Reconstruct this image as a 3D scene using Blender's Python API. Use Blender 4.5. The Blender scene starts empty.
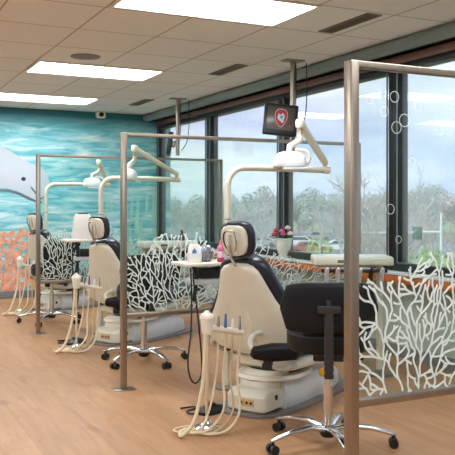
import bpy, bmesh, math, random
import numpy as np
from mathutils import Vector, Matrix
R = math.radians
sc = bpy.context.scene
COL = sc.collection
random.seed(7)
PI = math.pi

# ------------------------------------------------------------------ materials
def new_mat(name):
    m = bpy.data.materials.new(name); m.use_nodes = True
    nt = m.node_tree; nt.nodes.clear()
    out = nt.nodes.new('ShaderNodeOutputMaterial')
    return m, nt, out

def lin(c):
    return tuple(((v/255)/12.92 if v/255 <= .04045 else ((v/255+.055)/1.055)**2.4) for v in c) + (1,)

def mat(name, rgb, rough=.5, metal=0., var=.06, scale=12, bump=0., spec=.5, coat=0., aniso=None):
    m, nt, out = new_mat(name)
    b = nt.nodes.new('ShaderNodeBsdfPrincipled')
    b.inputs['Roughness'].default_value = rough
    b.inputs['Metallic'].default_value = metal
    b.inputs['Specular IOR Level'].default_value = spec
    b.inputs['Coat Weight'].default_value = coat
    tc = nt.nodes.new('ShaderNodeTexCoord')
    mp = nt.nodes.new('ShaderNodeMapping')
    if aniso: mp.inputs['Scale'].default_value = aniso
    nz = nt.nodes.new('ShaderNodeTexNoise'); nz.inputs['Scale'].default_value = scale
    nz.inputs['Detail'].default_value = 4
    nt.links.new(tc.outputs['Object'], mp.inputs[0]); nt.links.new(mp.outputs[0], nz.inputs['Vector'])
    rp = nt.nodes.new('ShaderNodeValToRGB')
    c = lin(rgb)
    rp.color_ramp.elements[0].position = .3; rp.color_ramp.elements[1].position = .7
    rp.color_ramp.elements[0].color = tuple(max(0, v*(1-var)) for v in c[:3])+(1,)
    rp.color_ramp.elements[1].color = tuple(min(1, v*(1+var)) for v in c[:3])+(1,)
    nt.links.new(nz.outputs['Fac'], rp.inputs[0]); nt.links.new(rp.outputs[0], b.inputs['Base Color'])
    if bump:
        bp = nt.nodes.new('ShaderNodeBump'); bp.inputs['Strength'].default_value = bump
        bp.inputs['Distance'].default_value = .004
        nt.links.new(nz.outputs['Fac'], bp.inputs['Height']); nt.links.new(bp.outputs[0], b.inputs['Normal'])
    nt.links.new(b.outputs[0], out.inputs[0])
    return m

def emit(name, rgb, s):
    m, nt, out = new_mat(name)
    e = nt.nodes.new('ShaderNodeEmission'); e.inputs[0].default_value = lin(rgb); e.inputs[1].default_value = s
    nt.links.new(e.outputs[0], out.inputs[0]); return m

def glass(name, tint, gl, haze_veil=0.):
    m, nt, out = new_mat(name)
    tr = nt.nodes.new('ShaderNodeBsdfTransparent'); tr.inputs[0].default_value = lin(tint)
    g = nt.nodes.new('ShaderNodeBsdfGlossy'); g.inputs['Roughness'].default_value = .02
    lw = nt.nodes.new('ShaderNodeLayerWeight'); lw.inputs[0].default_value = .5
    pw = nt.nodes.new('ShaderNodeMath'); pw.operation='POWER'; pw.inputs[1].default_value = 4.
    nt.links.new(lw.outputs['Facing'], pw.inputs[0])
    fr = nt.nodes.new('ShaderNodeMapRange'); fr.inputs[3].default_value = gl; fr.inputs[4].default_value = .9
    nt.links.new(pw.outputs[0], fr.inputs[0])
    mx = nt.nodes.new('ShaderNodeMixShader')
    nt.links.new(fr.outputs[0], mx.inputs[0]); nt.links.new(tr.outputs[0], mx.inputs[1]); nt.links.new(g.outputs[0], mx.inputs[2])
    last = mx
    if haze_veil:  # white diffuse share paints a veil of haze into the pane
        d = nt.nodes.new('ShaderNodeBsdfDiffuse'); d.inputs[0].default_value = (.8,.85,.85,1)
        m2 = nt.nodes.new('ShaderNodeMixShader'); m2.inputs[0].default_value = haze_veil
        nt.links.new(mx.outputs[0], m2.inputs[1]); nt.links.new(d.outputs[0], m2.inputs[2]); last = m2
    nt.links.new(last.outputs[0], out.inputs[0]); return m

CREAM = mat('cream_plastic', (218,214,194), .35, var=.03)
CREAM2 = mat('ivory_plastic', (232,224,206), .35, var=.03)
WHITE = mat('white_plastic', (238,238,234), .35, var=.02)
GREYP = mat('light_grey_plastic', (214,218,218), .35, var=.03)
BLACK = mat('black_vinyl', (14,14,18), .5, var=.15, scale=40, bump=.15, spec=.3)
NAVY = mat('navy_vinyl', (30,34,46), .33, var=.12, scale=30, bump=.1)
BLKP = mat('black_plastic', (24,24,26), .4, var=.1)
CHROME = mat('chrome', (215,215,215), .12, 1., var=.03)
STEEL = mat('brushed_steel', (158,146,132), .34, 1., var=.06, scale=30, aniso=(1,1,.05))
DGREY = mat('dark_grey_plastic', (44,44,46), .4, var=.1)
DUSTY = mat('grey_floor_plate', (132,124,118), .4, .2, var=.08)
FRAME = mat('dark_bronze', (38,34,34), .4, .3, var=.1)
BEAM = mat('brown_beam', (120,88,72), .5, var=.1)
COVE = mat('teal_grey_paint', (124,138,134), .55, var=.03)
SILLW = mat('orange_wood', (196,104,44), .4, var=.2, scale=6, aniso=(8,1,8))
SILLT = mat('white_laminate', (222,222,218), .35, var=.02)
WALLP = mat('pale_sage_paint', (176,186,176), .7, var=.02)
WALLW = mat('warm_white_paint', (226,226,224), .8, var=.02)
BASEB = mat('grey_baseboard', (120,120,120), .5, var=.05)
HOSE = mat('ivory_rubber', (224,204,168), .45, var=.05)
HOSE2 = mat('tan_rubber', (206,172,120), .45, var=.05)
CABLE = mat('black_rubber', (20,20,22), .5, var=.05)
DECAL = mat('frosted_vinyl', (212,223,215), .7, var=.02)
TILEW = mat('light_housing', (220,216,208), .6, var=.02)
LAMP = emit('light_diffuser', (238,246,255), 11.8)
VENT = mat('vent_metal', (120,110,100), .6, .2, var=.08)
VENTD = mat('vent_dark', (60,54,48), .8, var=.05)
SPKM = mat('speaker_grille', (132,132,124), .7, var=.08, scale=80)
GPANE = glass('screen_glass', (246,251,248), .012)
WPANE = glass('window_glass', (246,249,251), .03, .12)  # whitish veil in the pane stands in for outdoor haze
BLUE = mat('blue_plastic', (40,110,170), .35)
BLUEC = mat('blue_drop_print', (90,150,205), .5)
PINK = mat('pink_plastic', (238,120,160), .35)
REDP = mat('red_print', (186,52,70), .5)
REDF = mat('red_petal', (200,40,60), .6)
PINKF = mat('pink_petal', (226,100,150), .6)
WHITEF = mat('white_petal', (240,228,226), .6)
LEAF = mat('leaf_green', (70,110,60), .6, var=.3)
CERAM = mat('ceramic_white', (232,228,218), .25, var=.02)
SCREEN = mat('screen_brown', (96,88,80), .25, var=.15, scale=5)
SCRW = mat('screen_white', (214,226,232), .4)
ORANGE = mat('orange_yellow_plastic', (240,180,30), .4)
BAGW = mat('white_cloth', (232,228,220), .8, var=.04, scale=14, bump=.4)
MESH = mat('grey_mesh', (120,124,130), .5, .4, var=.3, scale=60)
DPURP = mat('dark_plum_plastic', (70,40,60), .4)
WHALE = mat('whale_print', (190,198,204), .6, var=.04, scale=2)
DARKP = mat('dark_print', (50,46,52), .6)
WGREY = mat('grey_print', (96,112,122), .6)
CORALO = mat('coral_print', (226,158,124), .7, var=.25, scale=14)
BARK = mat('hazed_bark', (172,160,154), .9, var=.2)  # bark lightened: outdoor haze is put into the colour
BARKG = mat('hazed_grey_bark', (184,178,178), .9, var=.15)  # grey bark, also paled to paint in the haze
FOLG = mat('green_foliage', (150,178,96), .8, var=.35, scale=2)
FOLD = mat('hazed_dull_foliage', (176,180,168), .85, var=.2, scale=1)  # crown colour paled so it carries the distant haze
FOLB = mat('hazed_brown_foliage', (188,178,172), .85, var=.2, scale=1)  # brown crowns with haze mixed into the base colour
GRASS = mat('grass', (150,160,120), .9, var=.15, scale=.1)
ROAD = mat('asphalt', (150,150,152), .85, var=.06, scale=.3)
SIGM = mat('signal_green', (40,96,80), .5)
POLEM = mat('pale_pole', (206,208,206), .5)
CARW = mat('car_white', (222,224,228), .3); CARR = mat('car_red', (170,70,66), .3); CARS = mat('car_silver', (160,166,172), .3, .3)
CARG = mat('car_glass', (50,56,64), .15)

# floor: wood planks
def floor_mat():
    m, nt, out = new_mat('oak_plank_floor')
    b = nt.nodes.new('ShaderNodeBsdfPrincipled')
    tc = nt.nodes.new('ShaderNodeTexCoord'); N = nt.nodes.new; L = nt.links.new
    br = N('ShaderNodeTexBrick'); br.inputs['Scale'].default_value = 1
    br.inputs['Brick Width'].default_value = 1.22; br.inputs['Row Height'].default_value = .18
    br.inputs['Mortar Size'].default_value = .0016; br.offset = .37
    br.inputs['Color1'].default_value = lin((186,142,102)); br.inputs['Color2'].default_value = lin((176,132,93))
    br.inputs['Mortar'].default_value = lin((150,110,75))
    rt = N('ShaderNodeMapping'); rt.inputs['Rotation'].default_value = (0,0,PI/2)
    L(tc.outputs['Object'], rt.inputs[0]); L(rt.outputs[0], br.inputs['Vector'])
    mp = N('ShaderNodeMapping'); mp.inputs['Scale'].default_value = (1.1,9,1)
    L(rt.outputs[0], mp.inputs[0])
    nz = N('ShaderNodeTexNoise'); nz.inputs['Scale'].default_value = 1.6; nz.inputs['Detail'].default_value = 6; nz.inputs['Distortion'].default_value = 1.2
    L(mp.outputs[0], nz.inputs['Vector'])
    rp = N('ShaderNodeValToRGB'); rp.color_ramp.elements[0].position=.3; rp.color_ramp.elements[1].position=.72
    rp.color_ramp.elements[0].color=(.80,.75,.70,1); rp.color_ramp.elements[1].color=(1.06,1.05,1.04,1)
    L(nz.outputs['Fac'], rp.inputs[0])
    mx = N('ShaderNodeMix'); mx.data_type='RGBA'; mx.blend_type='MULTIPLY'; mx.inputs[0].default_value=.85
    L(br.outputs['Color'], mx.inputs[6]); L(rp.outputs[0], mx.inputs[7])
    # knots
    vz = N('ShaderNodeTexNoise'); vz.inputs['Scale'].default_value = 3.4; vz.inputs['Detail'].default_value=2
    m3 = N('ShaderNodeMapping'); m3.inputs['Scale'].default_value=(1,2.4,1); L(rt.outputs[0], m3.inputs[0]); L(m3.outputs[0], vz.inputs['Vector'])
    r2 = N('ShaderNodeValToRGB'); r2.color_ramp.elements[0].position=.62; r2.color_ramp.elements[1].position=.74
    r2.color_ramp.elements[0].color=(1,1,1,1); r2.color_ramp.elements[1].color=(.74,.66,.6,1)
    L(vz.outputs['Fac'], r2.inputs[0])
    my = N('ShaderNodeMix'); my.data_type='RGBA'; my.blend_type='MULTIPLY'; my.inputs[0].default_value=.8
    L(mx.outputs[2], my.inputs[6]); L(r2.outputs[0], my.inputs[7])
    L(my.outputs[2], b.inputs['Base Color'])
    b.inputs['Roughness'].default_value = .42; b.inputs['Specular IOR Level'].default_value = .35
    L(b.outputs[0], out.inputs[0]); return m
FLOOR = floor_mat()

def ceil_mat():
    m, nt, out = new_mat('ceiling_tile'); N = nt.nodes.new; L = nt.links.new
    b = N('ShaderNodeBsdfPrincipled'); tc = N('ShaderNodeTexCoord')
    mp = N('ShaderNodeMapping'); mp.inputs['Location'].default_value = (-1.55,-4.27,0)
    L(tc.outputs['Object'], mp.inputs[0])
    br = N('ShaderNodeTexBrick'); br.offset = 0; br.inputs['Scale'].default_value = 1
    br.inputs['Brick Width'].default_value = .63; br.inputs['Row Height'].default_value = .70
    br.inputs['Mortar Size'].default_value = .009; br.inputs['Mortar Smooth'].default_value = .3
    br.inputs['Color1'].default_value = lin((228,225,221)); br.inputs['Color2'].default_value = lin((225,222,218))
    br.inputs['Mortar'].default_value = lin((172,160,148))
    L(mp.outputs[0], br.inputs['Vector'])
    nz = N('ShaderNodeTexNoise'); nz.inputs['Scale'].default_value = 120
    L(tc.outputs['Object'], nz.inputs['Vector'])
    bp = N('ShaderNodeBump'); bp.inputs['Strength'].default_value=.1; bp.inputs['Distance'].default_value=.002
    L(nz.outputs['Fac'], bp.inputs['Height']); L(bp.outputs[0], b.inputs['Normal'])
    L(br.outputs['Color'], b.inputs['Base Color']); b.inputs['Roughness'].default_value=.9
    L(b.outputs[0], out.inputs[0]); return m
CEIL = ceil_mat()

def mural_mat():
    m, nt, out = new_mat('sea_mural'); N = nt.nodes.new; L = nt.links.new
    b = N('ShaderNodeBsdfPrincipled'); b.inputs['Roughness'].default_value=.6
    tc = N('ShaderNodeTexCoord'); mp = N('ShaderNodeMapping'); mp.inputs['Scale'].default_value=(.75,1,5.5)
    mp.inputs['Rotation'].default_value=(0,R(2),0)
    L(tc.outputs['Object'], mp.inputs[0])
    nz = N('ShaderNodeTexNoise'); nz.inputs['Scale'].default_value=1.9; nz.inputs['Detail'].default_value=7; nz.inputs['Distortion'].default_value=.9; nz.inputs['Roughness'].default_value=.62
    L(mp.outputs[0], nz.inputs['Vector'])
    rp = N('ShaderNodeValToRGB'); cr = rp.color_ramp
    cr.elements[0].position=.34; cr.elements[0].color=lin((74,158,170))
    cr.elements[1].position=.68; cr.elements[1].color=lin((222,232,226))
    e=cr.elements.new(.45); e.color=lin((112,190,198)); e=cr.elements.new(.55); e.color=lin((156,210,212))
    L(nz.outputs['Fac'], rp.inputs[0])
    # height bands of the print: dark surface strip at the top, pale streak band beneath it
    sp = N('ShaderNodeSeparateXYZ'); L(tc.outputs['Object'], sp.inputs[0])
    ad = N('ShaderNodeMath'); ad.operation='MULTIPLY_ADD'; ad.inputs[1].default_value=.12
    L(nz.outputs['Fac'], ad.inputs[0]); L(sp.outputs['Z'], ad.inputs[2])
    r2 = N('ShaderNodeValToRGB'); c2=r2.color_ramp
    c2.elements[0].position=.0; c2.elements[0].color=(0,0,0,1); c2.elements[1].position=1; c2.elements[1].color=(1,1,1,1)
    mr = N('ShaderNodeMapRange'); mr.inputs[1].default_value=2.42; mr.inputs[2].default_value=2.62
    L(ad.outputs[0], mr.inputs[0])
    mx = N('ShaderNodeMix'); mx.data_type='RGBA'; L(mr.outputs[0], mx.inputs[0]); L(rp.outputs[0], mx.inputs[6]); mx.inputs[7].default_value=lin((30,104,116))
    # pale green vertical strands at the window end
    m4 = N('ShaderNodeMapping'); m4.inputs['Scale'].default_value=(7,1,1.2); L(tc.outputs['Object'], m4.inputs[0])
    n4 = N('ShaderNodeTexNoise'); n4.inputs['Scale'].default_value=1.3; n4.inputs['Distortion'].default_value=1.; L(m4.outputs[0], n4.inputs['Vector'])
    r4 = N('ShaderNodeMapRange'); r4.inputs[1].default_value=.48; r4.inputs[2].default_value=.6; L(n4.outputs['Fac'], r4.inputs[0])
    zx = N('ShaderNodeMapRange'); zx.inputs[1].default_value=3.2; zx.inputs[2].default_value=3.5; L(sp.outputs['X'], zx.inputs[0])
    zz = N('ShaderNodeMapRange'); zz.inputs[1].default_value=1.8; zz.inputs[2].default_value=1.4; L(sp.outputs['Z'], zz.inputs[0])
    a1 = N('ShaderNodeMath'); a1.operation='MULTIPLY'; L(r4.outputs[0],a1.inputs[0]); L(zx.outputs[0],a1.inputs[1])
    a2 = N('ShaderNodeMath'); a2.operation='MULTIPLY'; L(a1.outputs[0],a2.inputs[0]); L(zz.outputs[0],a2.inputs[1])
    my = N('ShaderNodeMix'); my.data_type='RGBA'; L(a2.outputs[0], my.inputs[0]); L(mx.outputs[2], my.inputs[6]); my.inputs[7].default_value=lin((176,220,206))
    L(my.outputs[2], b.inputs['Base Color']); L(b.outputs[0], out.inputs[0]); return m
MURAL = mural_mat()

# ------------------------------------------------------------------ mesh helpers
class MB:
    def __init__(s): s.bm = bmesh.new()
    def box(s, a, b, bev=0., seg=2, M=None):
        a=Vector(a); b=Vector(b); c=(a+b)/2; d=b-a
        r = bmesh.ops.create_cube(s.bm, size=1)
        vs = r['verts']
        for v in vs: v.co = Vector((v.co.x*abs(d.x)+c.x, v.co.y*abs(d.y)+c.y, v.co.z*abs(d.z)+c.z))
        if bev:
            es = list({e for v in vs for e in v.link_edges})
            rr = bmesh.ops.bevel(s.bm, geom=es, offset=bev, segments=seg, profile=.5, affect='EDGES')
            vs = list({v for f in rr['faces'] for v in f.verts} | {v for v in vs if v.is_valid})
        if M is not None:
            for v in vs: v.co = M @ v.co
        return s
    def ring_loft(s, rings, cap=True, closed=False):
        rv = [[s.bm.verts.new(p) for p in r] for r in rings]
        n = len(rings[0]); k = len(rv)
        for i in range(k if closed else k-1):
            A=rv[i]; B=rv[(i+1)%k]
            for j in range(n): 
                try: s.bm.faces.new((A[j],A[(j+1)%n],B[(j+1)%n],B[j]))
                except ValueError: pass
        if cap and not closed:
            s.bm.faces.new(list(reversed(rv[0]))); s.bm.faces.new(rv[-1])
        return s
    def tube(s, pts, r, n=10, smooth=0):
        P=[Vector(p) for p in pts]
        if smooth: P = spline(P, smooth)
        rad = r if isinstance(r,(list,tuple)) else [r]*len(P)
        if len(rad)!=len(P): rad=[rad[0]+(rad[-1]-rad[0])*i/(len(P)-1) for i in range(len(P))]
        T=(P[1]-P[0]).normalized(); up=Vector((0,0,1)) if abs(T.z)<.9 else Vector((1,0,0))
        N=(up-T*up.dot(T)).normalized(); rings=[]
        for i,p in enumerate(P):
            t=(P[min(i+1,len(P)-1)]-P[max(i-1,0)]).normalized()
            N=(N-t*N.dot(t)).normalized(); B=t.cross(N)
            rings.append([p+(N*math.cos(2*PI*j/n)+B*math.sin(2*PI*j/n))*rad[i] for j in range(n)])
        return s.ring_loft(rings)
    def cyl(s, a, b, r, r2=None, n=20): 
        return s.tube([a,b],[r, r if r2 is None else r2],n)
    def lathe(s, prof, c=(0,0,0), n=24, M=None):
        rings=[]
        for (r,z) in prof:
            rings.append([Vector((c[0]+max(r,1e-4)*math.cos(2*PI*j/n), c[1]+max(r,1e-4)*math.sin(2*PI*j/n), c[2]+z)) for j in range(n)])
        if M is not None: rings=[[M@p for p in r] for r in rings]
        return s.ring_loft(rings)
    def sup(s, rows, n=28, e=.5):
        # rows: (centre, axisA, axisB) ; superellipse cross sections lofted and capped
        rings=[]
        for row in rows:
            c,a,b=[Vector(v) for v in row[:3]]; ee=row[3] if len(row)>3 else e
            r=[]
            for j in range(n):
                t=2*PI*j/n; ct=math.cos(t); st=math.sin(t)
                r.append(c+a*math.copysign(abs(ct)**ee,ct)+b*math.copysign(abs(st)**ee,st))
            rings.append(r)
        return s.ring_loft(rings)
    def prism(s, poly, o, ax, ay, an, th):
        o=Vector(o);ax=Vector(ax);ay=Vector(ay);an=Vector(an)
        return s.ring_loft([[o+ax*p[0]+ay*p[1] for p in poly],[o+ax*p[0]+ay*p[1]+an*th for p in poly]])
    def done(s, name, m, parent=None, ang=38, loc=None):
        bm=s.bm
        bmesh.ops.recalc_face_normals(bm, faces=bm.faces)
        for f in bm.faces: f.smooth=True
        for e in bm.edges:
            if len(e.link_faces)==2 and e.calc_face_angle(0)>R(ang): e.smooth=False
        me=bpy.data.meshes.new(name); bm.to_mesh(me); bm.free()
        me.materials.append(m)
        o=bpy.data.objects.new(name, me); COL.objects.link(o)
        if parent is not None: o.parent=parent
        if loc: o.location=loc
        return o

def spline(P, k):
    out=[]
    for i in range(len(P)-1):
        p0=P[max(i-1,0)];p1=P[i];p2=P[i+1];p3=P[min(i+2,len(P)-1)]
        for j in range(k):
            t=j/k
            out.append(.5*((2*p1)+(p2-p0)*t+(2*p0-5*p1+4*p2-p3)*t*t+(3*p1-p0-3*p2+p3)*t**3))
    out.append(P[-1]); return out

def tag(o, label=None, cat=None, group=None, kind=None):
    if label: o['label']=label
    if cat: o['category']=cat
    if group: o['group']=group
    if kind: o['kind']=kind
    return o
def thing(name, label, cat, loc=(0,0,0), rz=0, group=None):
    o=bpy.data.objects.new(name,None); COL.objects.link(o); o.location=loc; o.rotation_euler=(0,0,rz)
    o.empty_display_size=.1
    return tag(o,label,cat,group)
def copy_tree(o, parent=None):
    c=o.copy(); COL.objects.link(c); c.parent=parent
    for ch in list(o.children): copy_tree(ch,c)
    return c
def struct(o): o['kind']='structure'; return o

# ------------------------------------------------------------------ camera
f_px=760.; YAW=math.atan(377.5/f_px); HC=1.3
cam=bpy.data.cameras.new('camera'); co=bpy.data.objects.new('camera',cam); COL.objects.link(co)
cam.sensor_width=36; cam.lens=f_px/455*36; cam.shift_y=-23.5/455; cam.clip_end=600
co.location=(0,0,HC); co.rotation_euler=(PI/2,0,-YAW); sc.camera=co

# ------------------------------------------------------------------ room
ZC=2.63; XW=4.2; YB=10.7; X0=-4.2; Y0=-3.2
struct(MB().box((X0-.1,Y0-.1,-.12),(XW+.15,YB+.15,0)).done('floor',FLOOR))
struct(MB().box((X0-.1,Y0-.1,ZC),(XW+.15,YB+.15,ZC+.15)).done('ceiling',CEIL))
struct(MB().box((X0-.15,Y0,0),(X0,YB,ZC)).done('wall_left',WALLW))
struct(MB().box((X0,Y0-.15,0),(XW,Y0,ZC)).done('wall_front',WALLW))
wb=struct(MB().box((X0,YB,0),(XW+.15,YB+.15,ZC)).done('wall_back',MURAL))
struct(MB().box((XW,Y0,0),(XW+.15,YB,.70)).done('wall_right',WALLP))
struct(MB().box((XW,Y0,2.47),(XW+.15,YB,ZC)).done('trim_1',FRAME))
# brown beam + cove along the ceiling edge
struct(MB().box((4.12,Y0,2.475),(4.2,YB,2.545),.005).done('trim_2',BEAM))
cv=MB(); prof=[(4.02+.0,ZC),(3.93,ZC),(3.905,2.60),(3.905,2.575),(3.92,2.55),(3.945,2.535),(3.985,2.53),(4.02,2.545)]
cv.ring_loft([[Vector((x,Y0,z)) for x,z in prof],[Vector((x,YB,z)) for x,z in prof]])
struct(cv.done('trim_3',COVE))
struct(MB().box((4.02,Y0,2.56),(4.2,YB,ZC)).done('trim_4',FRAME))
struct(MB().box((X0,YB-.02,0),(XW,YB,.10),.004).done('baseboard_back',BASEB))
struct(MB().box((XW-.015,Y0,0),(XW,YB-.02,.10),.004).done('baseboard_right',BASEB))
# sill: white top slab on an orange timber fascia
sl=struct(MB().box((4.03,Y0,.645),(4.2,YB,.715),.004).done('trim_5',SILLW))
struct(MB().box((4.02,Y0,.715),(4.2,YB,.735),.004).done('trim_6',SILLT))
# mural print details on the far wall
def pxw(px,py,Y=YB-.004):
    t=(px-227.5)/f_px; d=Y/(math.cos(YAW)-t*math.sin(YAW))
    return d*(math.sin(YAW)+t*math.cos(YAW)), HC+(204-py)*d/f_px
def wallprism(pts, name, m, th, ang=38):
    return MB().prism(pts,(0,YB-.001,0),(1,0,0),(0,0,1),(0,-1,0),th).done(name,m,wb,ang)
wp=[pxw(*p) for p in ((0,146),(8,150),(20,157),(30,163),(38,166),(44,170),(48,177),(49,184),(46,190),(44,192),(45,196),(42,200),(36,200),(28,196),(20,192),(10,189),(0,188.5))]
wp+= [(1.2,1.44),(.5,1.55),(-.2,1.72),(-.2,1.82),(.4,2.05),(1.1,2.12)]
wpp=[tuple(p) for p in spline([Vector((x,z,0)) for x,z in wp]+[Vector((wp[0][0],wp[0][1],0))],3)][:-1]
tag(wallprism([p[:2] for p in wpp],'whale_picture',WHALE,.002),'pale grey whale printed on the sea mural')
e=pxw(23.5,179)
wallprism([(e[0]+.032*math.cos(a*PI/8),e[1]+.028*math.sin(a*PI/8)) for a in range(16)],'whale_eye',DARKP,.004)
def ribbon(pts,w):
    P=[Vector((a[0],a[1],0)) for a in pts]; Lr=[];Rr=[]
    for i,p in enumerate(P):
        t=(P[min(i+1,len(P)-1)]-P[max(i-1,0)]).normalized(); n=Vector((-t.y,t.x,0)); ww=w*(1-.6*abs(i/(len(P)-1)-.5))
        Lr.append((p+n*ww/2)[:2]); Rr.append((p-n*ww/2)[:2])
    return Lr+Rr[::-1]
wallprism(ribbon([pxw(*p) for p in ((31,187),(34,191),(37,195),(41,199),(45,196))],.03),'whale_mouth',WGREY,.004)
wallprism(ribbon([pxw(*p) for p in ((0,190.5),(10,191),(20,194),(28,198),(36,201.5),(42,202.5))],.04),'whale_underline',WGREY,.0035)

# ---- branching coral generator (space colonisation) -> 2-D segments
def coral2d(seed, inside, roots, sep=.026, step=.010, fork=.05, up=.10, heal=.5, cap=4500, spread=.40):
    """branching strands that fork, wander and stop or join when they meet a neighbour"""
    rng=random.Random(seed); P=[]; par=[]; segs=[]; grid={}; heads=[]; g=sep
    def key(p): return (int(math.floor(p[0]/g)),int(math.floor(p[1]/g)))
    def add(p,pa,h):
        P.append(p); par.append(pa); heads.append(h); i=len(P)-1; grid.setdefault(key(p),[]).append(i)
        if pa>=0: segs.append((i,pa))
        return i
    def near(p,ex,rad):
        kx,ky=key(p); best=None; bd=rad
        for dx in (-1,0,1):
            for dy in (-1,0,1):
                for j in grid.get((kx+dx,ky+dy),()):
                    if j in ex: continue
                    d=math.hypot(P[j][0]-p[0],P[j][1]-p[1])
                    if d<bd: bd=d; best=j
        return best,bd
    def anc(i,n):
        e=set()
        while i>=0 and n>0: e.add(i); i=par[i]; n-=1
        return e
    tips=[]
    for (x,z,h) in roots: tips.append([add((x,z),-1,h),h,0.,rng.uniform(.5,1.2)*fork,set()])
    seeds=0
    while len(P)<cap:
        if not tips:
            if seeds>12000: break
            seeds+=1
            k=rng.randrange(len(P)); h=heads[k]+rng.choice((-1,1))*rng.uniform(.5,1.25)
            q=(P[k][0]+math.cos(h)*sep*1.15,P[k][1]+math.sin(h)*sep*1.15)
            if not inside(*q) or near(q,anc(k,3),sep*.98)[0] is not None: continue
            tips.append([k,h,0.,fork,anc(k,int(sep/step)+2)|{j for j in range(k,min(k+4,len(P)))}])
        t=tips.pop(rng.randrange(len(tips))); k,h,l,fl,ex=t
        tgt=math.atan2(P[k][1]-roots_c[1],P[k][0]-roots_c[0]) if roots_c else PI/2
        h+=rng.gauss(0,.16)+up*math.sin(tgt-h)
        q=(P[k][0]+math.cos(h)*step,P[k][1]+math.sin(h)*step)
        if not inside(*q): continue
        ex2=anc(k,int(sep*1.6/step)+3)|ex
        j,d=near(q,ex2,sep*.62)
        if j is not None:
            if rng.random()<heal: segs.append((k,j))
            continue
        i=add(q,k,h); l+=step
        if l>fl:
            sp=rng.uniform(.6,1.2)*spread
            e=anc(i,8)
            tips.append([i,h+sp,0.,rng.uniform(.7,1.6)*fork,e]); tips.append([i,h-sp,0.,rng.uniform(.7,1.6)*fork,e])
            # siblings must be allowed to part before they are tested against each other
            for _t in (tips[-1],tips[-2]): _t[4]=set(e)
            par_i=i
            a1=add((P[i][0]+math.cos(h+sp)*step,P[i][1]+math.sin(h+sp)*step),i,h+sp); a2=add((P[i][0]+math.cos(h-sp)*step,P[i][1]+math.sin(h-sp)*step),i,h-sp)
            b1=add((P[a1][0]+math.cos(h+sp)*step,P[a1][1]+math.sin(h+sp)*step),a1,h+sp); b2=add((P[a2][0]+math.cos(h-sp)*step,P[a2][1]+math.sin(h-sp)*step),a2,h-sp)
            sib={a1,a2,b1,b2}|e
            tips[-2][0]=b1; tips[-2][4]=sib; tips[-1][0]=b2; tips[-1][4]=sib
        else: tips.append([i,h,l,fl,ex if l<sep*1.5 else set()])
    return np.array(P),segs
roots_c=None
def coral_mesh(P, segs, place, w, th, wf=None):
    bm=MB(); rg=random.Random(5)
    for i,j in segs:
        th2=th*rg.uniform(.7,1.3); a=P[i];b=P[j]; d=b-a; l=np.linalg.norm(d)
        if l<1e-6: continue
        t=d/l; n=np.array((-t[1],t[0]))*w/2*(wf(a) if wf else 1); e=t*w*.3
        poly=[a-e*.3+n*.9, a-e-n*0, a-e*.3-n*.9, b+e*.3-n, b+e, b+e*.3+n]
        bm.ring_loft([[place(p[0],p[1],0) for p in poly],[place(p[0],p[1],th2) for p in poly]])
    return bm
# orange coral on the mural
ox,oz=pxw(14,292)
roots_c=(1.7,-.6)
Pc,Sc=coral2d(3,lambda x,z: 1.0<x<2.40 and .1<z<(.95-.5*max(0,x-ox-.02)+.05*math.sin(x*9)), [(1.1+.13*i,.105,1.57) for i in range(10)],sep=.052,step=.02,fork=.07,up=.15,heal=.25)
o=coral_mesh(Pc,Sc,lambda x,z,t:Vector((x,YB-.001-t,z)),.046,.003).done('coral_picture',CORALO,wb)
tag(o,'orange branching coral printed low on the sea mural')

# ------------------------------------------------------------------ windows
ys=[-2.31,-.44,1.43,3.29,5.16,7.03,8.88,10.70]
k=1
for a,b in zip([Y0]+ys[:-1],ys):
    fr=MB(); fx0,fx1=4.13,4.25
    fr.box((fx0,a,.735),(fx1,b,.80),.004).box((fx0,a,2.42),(fx1,b,2.475),.004)
    fr.box((fx0,a,.80),(fx1,a+.055,2.42),.004).box((fx0,b-.055,.80),(fx1,b,2.42),.004)
    w=struct(fr.done('window_%d'%k,FRAME))
    bd=MB()
    bd.box((4.118,a+.059,.80),(4.129,a+.071,2.42)).box((4.118,b-.071,.80),(4.129,b-.059,2.42)).box((4.118,a+.059,.80),(4.129,b-.059,.812))
    MB().box((4.185,a+.055,.80),(4.193,b-.055,2.42)).done('window_pane',WPANE,w)
    bd.done('window_bead',mat('grey_bead',(120,124,128),.4,.5) if k==1 else bpy.data.materials['grey_bead'],w)
    k+=1

# ------------------------------------------------------------------ ceiling fittings
def troffer(x,y,label,x1=1.26,y1=.64):
    t=thing('ceiling_light',label,'ceiling light',(x,y,ZC),0,'recessed ceiling lights')
    fr=MB(); w=.022
    fr.box((0,0,-.012),(x1,w,0)).box((0,y1-w,-.012),(x1,y1,0)).box((0,w,-.012),(w,y1-w,0)).box((x1-w,w,-.012),(x1,y1-w,0))
    fr.done('light_frame',TILEW,t)
    MB().box((w,w,-.006),(x1-w,y1-w,-.001)).done('light_diffuser',LAMP,t)
troffer(1.56,4.27,'large bright ceiling panel nearest the camera, cut by the top of the frame')
troffer(1.56,7.07,'bright ceiling panel behind the round ceiling speaker, middle of the three')
troffer(1.56,9.28,'farthest bright ceiling panel, closest to the sea mural')
for (x,y) in ((1.56,1.47),(-1.2,1.47),(-1.2,4.27),(-1.2,7.07),(-3.6,4.27),(-1.2,9.28),(-1.2,-1.5),(1.56,-1.5)):
    troffer(x,y,'bright recessed ceiling panel outside the view, over the open floor')
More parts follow.
